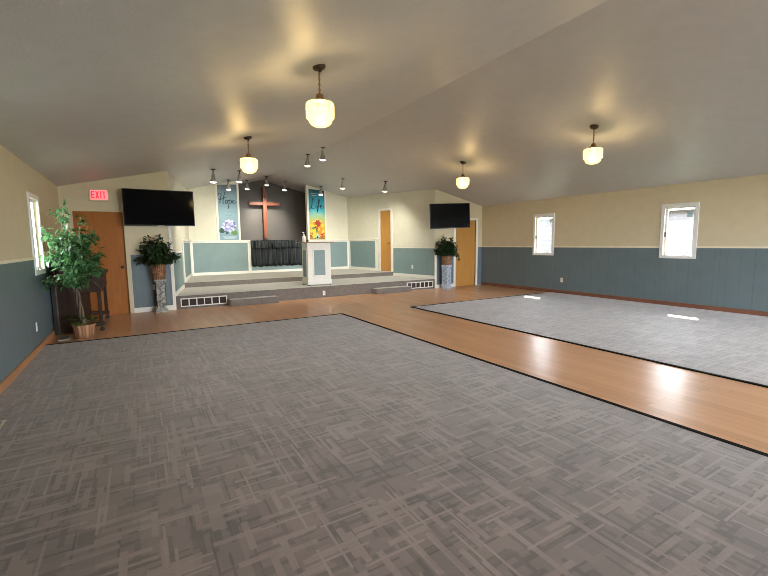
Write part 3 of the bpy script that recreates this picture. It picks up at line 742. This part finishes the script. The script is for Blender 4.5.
MB().tube([(-hw - .015, -.05, 1.44), (hw + .015, -.05, 1.44)], .012, 8).build('rod', M['blackmetal'], t)

# ------------------------------------------------------------------ pulpit
t = thing('pulpit', 'white pulpit with teal inset panels and wooden top, on the stage edge', 'pulpit', (3.98, 10.16, S1))
w2, d2, ht = .315, .21, 1.085
MB().box(-w2, w2, -d2, d2, .025, ht).build('body', M['white'], t, bevel=.006)
MB().box(-w2 - .012, w2 + .012, -d2 - .012, d2 + .012, .025, .14).build('plinth', M['white'], t, bevel=.005)
MB().box(-.15, .15, -d2 - .004, -d2, .26, .90).build('front_panel', M['teal_flat'], t)
m = MB(); y0, y1 = -d2 - .014, -d2
m.box(-.18, -.15, y0, y1, .23, .93); m.box(.15, .18, y0, y1, .23, .93); m.box(-.15, .15, y0, y1, .23, .26); m.box(-.15, .15, y0, y1, .90, .93); m.build('panel_moulding', M['white'], t, bevel=.003)
MB().box(-w2 - .004, -w2, -.13, .13, .22, .90).build('side_panel', M['teal_flat'], t)
MB().box(w2, w2 + .004, -.13, .13, .22, .90).build('side_panel', M['teal_flat'], t)
for sx in (-1, 1):
    m = MB(); a, b = sorted((sx * w2, sx * (w2 + .012))); m.box(a, b, -.16, -.13, .19, .93); m.box(a, b, .13, .16, .19, .93); m.box(a, b, -.13, .13, .19, .22); m.box(a, b, -.13, .13, .90, .93)
    m.build('side_moulding', M['white'], t)
MB().box(-w2 - .11, w2 + .09, -d2 - .06, d2 + .10, ht, ht + .028).build('top_board', M['topwood'], t, bevel=.008)
for sx in (-1, 1):
    for sy in (-1, 1): MB().lathe([(.018, 0), (.02, .026)], (sx * (w2 - .02), sy * (d2 - .02), 0), 12).build('foot', M['blackmetal'], t)
t = thing('plastic_bottle', 'small milky white pump bottle standing on the pulpit top', 'bottle', (3.70, 10.27, S1 + ht + .028))
MB().lathe([(.045, 0), (.05, .01), (.05, .12), (.04, .145), (.02, .155), (.02, .17)], seg=18).build('body', M['bottle'], t, smooth=True)
MB().lathe([(.022, .16), (.022, .19), (.008, .195), (.008, .235)], seg=14).box(-.04, .012, -.009, .009, .232, .25).build('pump', M['vinyl'], t)

# ------------------------------------------------------------------ televisions
def tv(label, loc, rz, roll, arm):
    t = thing('television', label, 'television', loc, rz, 'wall mounted televisions'); t.rotation_euler = (0, roll, rz)
    W, H = .62, .352
    MB().box(-W, W, -.012, .035, -H, H).build('casing', M['tvbody'], t, bevel=.006)
    MB().box(-W + .014, W - .014, -.0145, -.011, -H + .022, H - .014).build('screen', M['screen'], t)
    MB().box(-.06, .06, -.0145, -.011, -H + .005, -H + .012).build('logo_strip', M['nickel'], t)
    m = MB(); m.box(-.3, .3, .035, .06, -.2, .2); m.box(-.05, .05, .06, arm, -.06, .06); m.box(-.12, .12, arm, arm + .018, -.18, .18); m.build('wall_mount', M['blackmetal'], t)
    return t
tv('black television over the basket plant, beside the door with the EXIT sign', (.428, 9.40, 2.083), 0, 0, .215)
tv('black television on a swivel mount above the plant beside the golden door', (7.73, 9.30, 2.09), math.radians(-14), math.radians(-1.9), .20)

# ------------------------------------------------------------------ exit sign
t = thing('exit_sign', 'lit red EXIT sign on the cream wall above the orange-brown door', 'sign', (-.575, YF, 2.31))
MB().box(-.155, .155, -.05, -.002, -.115, .105).build('housing', M['exitbody'], t, bevel=.006)
MB().box(-.125, .145, -.054, -.049, -.088, .088).build('face', M['exitface'], t)
m = MB(); y0, y1 = -.058, -.0535; lw = .016
def bars(ox):
    return lambda x0, x1, z0, z1: m.box(ox + x0, ox + x1, y0, y1, z0, z1)
b = bars(-.112); b(0, lw, -.065, .065); b(lw, .05, .049, .065); b(lw, .044, -.008, .008); b(lw, .05, -.065, -.049)
for sg in (1, -1):
    m.plate([(-.046, .065 * sg), (-.028, .065 * sg), (.012, -.065 * sg), (-.006, -.065 * sg)], y0 - .0002 * (sg > 0), y1)
b = bars(.03); b(0, lw, -.065, .065)
b = bars(.064); b(.018, .018 + lw, -.065, .049); b(0, .054, .049, .065)
m.build('lettering', M['exitletter'], t)

# ------------------------------------------------------------------ outlets
def outlet(label, loc, rz):
    t = thing('wall_outlet', label, 'outlet', loc, rz, 'electrical outlets')
    MB().box(-.036, .036, -.006, 0, -.058, .058).build('cover_plate', M['plate'], t, bevel=.003)
    m = MB()
    for zc in (-.022, .022):
        for xx in (-.008, .008): m.box(xx - .0015, xx + .0015, -.0068, -.0055, zc - .006, zc + .006)
    m.build('socket_slot', M['slot'], t)
outlet('white outlet low on the teal wall near the piano', (XL + .009, 6.75, .33), PI / 2)
outlet('white outlet low on the long teal wall with two small windows', (XR - .009, 6.74, .35), -PI / 2)
outlet('white outlet in the carpeted stage face, below the pulpit', (3.953, YF - .001, .11), 0)
pp = on(B0, B1, 10.56); outlet('white outlet on the teal stage side wall near the narrow stage door', (pp.x - .009, pp.y, .60), math.atan2((B1 - B0).y, (B1 - B0).x) + PI)
outlet('white outlet half behind the grey plant pedestal', (.245, YF - .009, .50), 0)

# ------------------------------------------------------------------ floor registers
def register(label, x, y):
    t = thing('floor_register', label, 'vent', (x, y, 0), 0, 'metal floor registers')
    MB().box(-.065, .065, -.155, .155, 0, .012).build('frame', M['register'], t, bevel=.004)
    m = MB()
    for i in range(12): m.box(-.045, .045, -.135 + i * .0235, -.125 + i * .0235, .0115, .013)
    m.build('slot', M['slot'], t)
register('beige floor register on the wood strip beside the splint basket', -1.01, 7.54)
register('beige floor register on the large carpet at the foot of the teal wall', -1.03, 4.02)

# ------------------------------------------------------------------ piano
t = thing('piano', 'dark walnut spinet piano standing behind the ficus tree', 'piano', (-1.10, 7.86, 0))
PLN = 1.40
MB().box(-.062, -.012, .0, PLN, .0, 1.03).build('back', M['blackwood'], t)
MB().box(0, .022, -.004, PLN + .004, .02, 1.0).box(.26, .29, 0.03, PLN - .03, .05, .64).box(.022, .27, 0, .03, .02, .98).box(.022, .27, PLN - .03, PLN, .02, .98).box(.022, .27, .03, PLN - .03, .94, .97).build('case', M['piano'], t, bevel=.004)
MB().box(-.014, .002, -.008, .0, .02, 1.0).build('edge_banding', M['bark'], t)
MB().box(-.065, .30, -.015, PLN + .015, 1.0, 1.03).build('lid', M['piano'], t, bevel=.006)
MB().box(.27, .56, .0, PLN, .63, .87).build('keybed', M['piano'], t, bevel=.006)
MB().box(.25, .595, -.02, PLN + .02, .87, .925).build('fallboard', M['piano'], t, bevel=.01)
for y in (.05, PLN - .05):
    lg = MB().box(.50, .55, y - .025, y + .025, .09, .63).build('leg', M['piano'], t, bevel=.006)
    R = Matrix.Translation((.56, y - .012, .035)) @ Matrix.Rotation(PI / 2, 4, 'X')
    cs = MB().lathe([(.02, 0), (.035, .002), (.035, .022), (.02, .024)], seg=16, mat=Matrix.Translation((.53, y + .012, .035)) @ Matrix.Rotation(PI / 2, 4, 'X')); cs.box(.52, .54, y - .018, y + .018, .05, .095)
    cs.build('caster', M['blackmetal'], lg)
    MB().box(.26, .565, y - .03, y + .03, .085, .15).build('toe_block', M['piano'], t, bevel=.006)

# ------------------------------------------------------------------ ficus in a splint basket
t = thing('ficus_tree', 'green leafy ficus tree with twisted trunk in a splint basket, before the piano', 'plant', (-.76, 7.47, 0))
bk = MB().lathe([(.118, .0), (.121, .005), (.136, .17), (.142, .19), (.132, .195), (.125, .175), (.12, .14)], seg=28)
bk.build('basket', M['splint'], t, smooth=True)
MB().lathe([(.141, .172), (.148, .178), (.148, .196), (.142, .203), (.133, .196)], seg=28).build('basket_rim', M['splint'], t, smooth=True)
MB().lathe([(.01, .165), (.126, .16), (.122, .145), (.01, .14)], seg=20).build('soil', M['soil'], t)
m = MB()
def trunk_pt(z, ph):
    u = (z - .18) / .95; return Vector((.0 - .10 * u + .022 * math.cos(9 * u + ph), .0 + .022 * math.sin(9 * u + ph), z))
for ph in (0, 2.1, 4.2):
    zs = [.18 + .95 * i / 22 for i in range(23)]; m.tube([trunk_pt(z, ph) for z in zs], [.017 - .006 * i / 22 for i in range(23)], 7)
br = []
rr = random.Random(5)
for k in range(30):
    z0 = .80 + .36 * rr.random(); a = rr.random() * 2 * PI; b0 = trunk_pt(z0, (k % 3) * 2.1)
    el = rr.uniform(-.15, 1.1); L = rr.uniform(.30, .58); 
    dv = Vector((math.cos(a) * math.cos(el), math.sin(a) * math.cos(el) * .9 - .12, math.sin(el)))
    p1 = b0 + dv * L * .55 + Vector((0, 0, .04)); p2 = b0 + dv * L + Vector((0, 0, -.06 if el < .5 else .03))
    p1.x = max(p1.x, -.36); p2.x = min(max(p2.x, -.37), .27); p1.x = min(p1.x, .2); p1.y = min(p1.y, .2); p2.y = min(p2.y, .22)
    pts = smoothline([b0, p1, p2], 5); m.tube(pts, [.007 * (1 - .7 * i / (len(pts) - 1)) for i in range(len(pts))], 5); br.append((pts, dv))
top = trunk_pt(1.13, 0)
for k in range(9):
    a = k * .72; q_ = .16 if k % 3 == 0 else .30; p2 = top + Vector((q_ * math.cos(a) + .06, q_ * math.sin(a) * .7 - .05, (.62 if k % 3 == 0 else .30) + .16 * rr.random())); p2.x = max(p2.x, -.36); pts = smoothline([top, (top + p2) / 2 + Vector((.03, 0, .03)), p2], 5)
    m.tube(pts, [.008 * (1 - .7 * i / (len(pts) - 1)) for i in range(len(pts))], 5); br.append((pts, Vector((.2 * math.cos(a), .2 * math.sin(a), .8))))
m.build('trunk', M['bark'], t, smooth=True)
m = MB()
for pts, dv in br:
    for i in range(2, len(pts)):
        for q in range(4):
            p = pts[i] + Vector((rr.gauss(0, .035), rr.gauss(0, .035), rr.gauss(0, .035))); 
            d = Vector((rr.gauss(0, .7) + dv.x * .6, rr.gauss(0, .7) + dv.y * .6, rr.gauss(-.35, .45)))
            if p.x + d.normalized().x * .12 < -.40 or p.x < -.385: continue
            if p.y + d.normalized().y * .1 > .34 or p.x > .28: continue
            if p.x > .06 and p.z < .98: continue
            if p.z < .80: continue
            L = rr.uniform(.085, .135); m.leaf(p, d, (rr.gauss(0, .3), rr.gauss(0, .3), 1), L, L * .46, .22)
m.raw = True
m.build('foliage', M['ficus'], t, smooth=False)
m = MB()
for k in range(46):
    a = rr.random() * 2 * PI; r = .04 + .09 * rr.random(); p = Vector((r * math.cos(a), r * math.sin(a), .22 + .10 * rr.random()))
    m.leaf(p, (math.cos(a), math.sin(a), rr.uniform(-.25, .5)), (0, 0, 1), rr.uniform(.07, .13), rr.uniform(.04, .065), .3)
m.raw = True; m.build('undergrowth', M['pothos'], t)

# ------------------------------------------------------------------ pedestals with basket plants
def pedestal(label, x, y, mat, rz, H, w, fl=1.0, vine=None):
    t = thing('plant_pedestal', label, 'pedestal', (x, y, 0), rz, 'plaster plant pedestals')
    def frus(m, a, b, z0, z1): m.prism([(-a, -a), (a, -a), (a, a), (-a, a)], z0, z1); 
    m = MB().lathe([(w * (1.15 + .7 * fl), 0), (w * (1.15 + .7 * fl), .03), (w * (1.15 + .15 * fl), .09), (w * 1.15, .1)], seg=4, mat=Matrix.Rotation(PI / 4, 4, 'Z')); m.build('base', mat, t, bevel=.004)
    MB().lathe([(w * 1.12, .1), (w * 1.25, H - .06)], seg=4, mat=Matrix.Rotation(PI / 4, 4, 'Z')).build('shaft', mat, t)
    MB().lathe([(w * 1.28, H - .07), (w * (1.28 + .42 * fl), H - .04), (w * (1.28 + .42 * fl), H)], seg=4, mat=Matrix.Rotation(PI / 4, 4, 'Z')).build('cap', mat, t, bevel=.004)
    v = MB(); rr2 = random.Random(3)
    for k in range(4):
        Rk = Matrix.Rotation(k * PI / 2, 3, 'Z'); off = w * .845
        pts = [Rk @ Vector((.045 * w / .1 * math.sin(i * 1.1), -off - .0 - .07 * w * i / 20, .12 + (H - .2) * i / 20)) for i in range(21)]
        v.tube(pts, .009, 6)
        for i in range(1, 20):
            c = Rk @ Vector((.05 * w / .1 * math.sin(i * 1.1) + rr2.gauss(0, .018), -off - .004 - .07 * w * i / 20, .12 + (H - .2) * i / 20))
            v.leaf(c, Rk @ Vector((rr2.choice((-1, 1)), -.25, rr2.uniform(-.6, .6))), Rk @ Vector((0, -1, 0)), .05, .03, .1)
    v.raw = True
    v.build('vine_relief', vine or mat, t)
    return t
def ivy_basket(label, x, y, z, rb, hb_, n, rad, high, seed, trail=0):
    t = thing('potted_plant', label, 'plant', (x, y, z), 0, 'basket plants on pedestals')
    MB().lathe([(rb * .78, 0), (rb * .82, .005), (rb, hb_ * .85), (rb * 1.05, hb_), (rb * .95, hb_), (rb * .9, hb_ * .8)], seg=24).build('basket', M['basket'], t, smooth=True)
    MB().lathe([(.01, hb_ * .86), (rb * .92, hb_ * .84), (rb * .9, hb_ * .78), (.01, hb_ * .76)], seg=16).build('soil', M['soil'], t)
    r2 = random.Random(seed); m = MB(); s = MB()
    for k in range(n):
        a = r2.random() * 2 * PI; el = math.asin(r2.uniform(-.35, 1)); f_ = r2.uniform(.5, 1) 
        tip = Vector((math.cos(a) * math.cos(el) * rad * f_, min(.10, math.sin(a) * math.cos(el) * rad * .62 * f_), hb_ + .10 + (math.sin(el) * high if el > 0 else math.sin(el) * .28) * f_))
        b0 = Vector((.04 * math.cos(a), .04 * math.sin(a), hb_ * .85)); md = (b0 + tip) / 2 + Vector((0, 0, .07)); md.z = max(md.z, hb_ + .02)
        pts = smoothline([b0, md, tip], 4); s.tube(pts, .0025, 4)
        for i in range(2, len(pts)):
            for q in range(3):
                d = Vector((r2.gauss(0, .6) + math.cos(a), r2.gauss(0, .6) + math.sin(a) * .7, r2.gauss(-.1, .5))); L = r2.uniform(.055, .095)
                if pts[i].y > .06: d.y = -abs(d.y)
                m.leaf(pts[i] + Vector((r2.gauss(0, .02), r2.gauss(0, .02), r2.gauss(0, .02))), d, (0, 0, 1), L, L * .75, .2)
    if trail:
        pts = smoothline([(.05, -.05, hb_), (.30, -.1, hb_ + .06), (.37, -.1, hb_ - .06), (.38, -.1, hb_ - .13)], 5); s.tube(pts, .003, 4)
        for p in pts[6:]:
            for q in range(2): m.leaf(p, (r2.gauss(0, 1), r2.gauss(0, 1), -.5), (0, 0, 1), .055, .04, .2)
    m.raw = True
    m.build('foliage', M['ivy'], t); s.build('stems', M['ivy'], t)
pedestal('grey antiqued plaster pedestal under a basket plant, below a television', .345, 9.46, M['plaster'], 0.0, .67, .09, 1.0, M['vinedark'])
ivy_basket('dark green basket plant on the grey plaster pedestal', .33, 9.42, .67, .135, .30, 105, .38, .50, 11)
pedestal('bluish white plaster pedestal under a basket plant beside the golden door', 7.69, 9.40, M['plasterblue'], math.radians(16), .69, .112, .3, M['vineblue'])
ivy_basket('dark rounded basket plant on the bluish pedestal beside the golden door', 7.69, 9.40, .69, .145, .27, 120, .37, .50, 23, 1)

# ------------------------------------------------------------------ outside, seen through the windows
struct(MB().box(-40, 50, -40, 50, -.6, -.32).build('ground', M['lawn']))
m = MB().box(13.6, 22, 1.5, 16, -.32, 2.05)
o = thing('neighbour_house', 'pale sided house seen outside the two small windows', 'house', (13.6, 1.5, -.32))
MB().box(0, 6, 0, 15, 0, 2.50).build('siding_wall', M['siding'], o)
m.bm.free()
m = MB(); m.bm.verts.ensure_lookup_table()
pr = [(-.35, 2.5), (6.35, 2.5), (3, 4.1)]
a = [m.bm.verts.new((p[0], -.3, p[1])) for p in pr]; b = [m.bm.verts.new((p[0], 9.0, p[1])) for p in pr]
m.bm.faces.new(a); m.bm.faces.new(b[::-1])
for i in range(3): m.bm.faces.new((a[i], b[i], b[(i + 1) % 3], a[(i + 1) % 3]))
m.build('roof', M['roofing'], o)
t = thing('tree', 'light green tree seen through the smaller-looking of the two windows', 'tree', (12.3, 10.6, -.32))
MB().tube([(0, 0, 0), (.05, 0, 1.2), (0, .1, 2.6)], [.12, .09, .05], 8).build('trunk', M['bark'], t)
m = MB(); r3 = random.Random(9)
for k in range(900):
    v = Vector((r3.gauss(0, .55), r3.gauss(0, .6), r3.gauss(0, .42))) ; p = v + Vector((0, .0, 3.05))
    if p.z < 2.2: continue
    m.leaf(p, (r3.gauss(0, 1), r3.gauss(0, 1), r3.gauss(-.3, .6)), (0, 0, 1), .16, .09, .2)
m.raw = True; m.build('foliage', M['treeleaf'], t)

# ------------------------------------------------------------------ daylight
SC.world = bpy.data.worlds.new('World'); SC.world.use_nodes = True
bg = SC.world.node_tree.nodes['Background']; bg.inputs[0].default_value = (0.93, 0.945, 1.04, 1); bg.inputs[1].default_value = 38.0
s = bpy.data.lights.new('sun', 'SUN'); s.energy = 60.0; s.angle = math.radians(.6); s.color = (1, .96, .88)
so = bpy.data.objects.new('sun', s); COL.objects.link(so)
so.rotation_euler = Vector((-1.22, -.66, -1.12)).to_track_quat('-Z', 'Y').to_euler()

# ------------------------------------------------------------------ camera
f_px, yaw, pitch, roll = 412.97, math.radians(30.6276), math.radians(6.2567), math.radians(-.6489)
fw = Vector((math.sin(yaw) * math.cos(pitch), math.cos(yaw) * math.cos(pitch), -math.sin(pitch)))
rt = Vector((math.cos(yaw), -math.sin(yaw), 0)); up = rt.cross(fw)
rt, up = rt * math.cos(roll) + up * math.sin(roll), up * math.cos(roll) - rt * math.sin(roll)
cam = bpy.data.cameras.new('camera'); cam.sensor_width = 36; cam.lens = f_px * 36 / 768; cam.clip_start = .05; cam.clip_end = 200
co = bpy.data.objects.new('camera', cam); COL.objects.link(co)
mt = Matrix((rt, up, -fw)).transposed().to_4x4(); mt.translation = (0, 0, 1.35); co.matrix_world = mt
SC.camera = co

SC.view_settings.view_transform = 'Standard'; SC.view_settings.look = 'None'; SC.view_settings.gamma = 1; SC.view_settings.use_curve_mapping = False
SC.view_settings.exposure = 0.2
SC.cycles.filter_width = 0.9
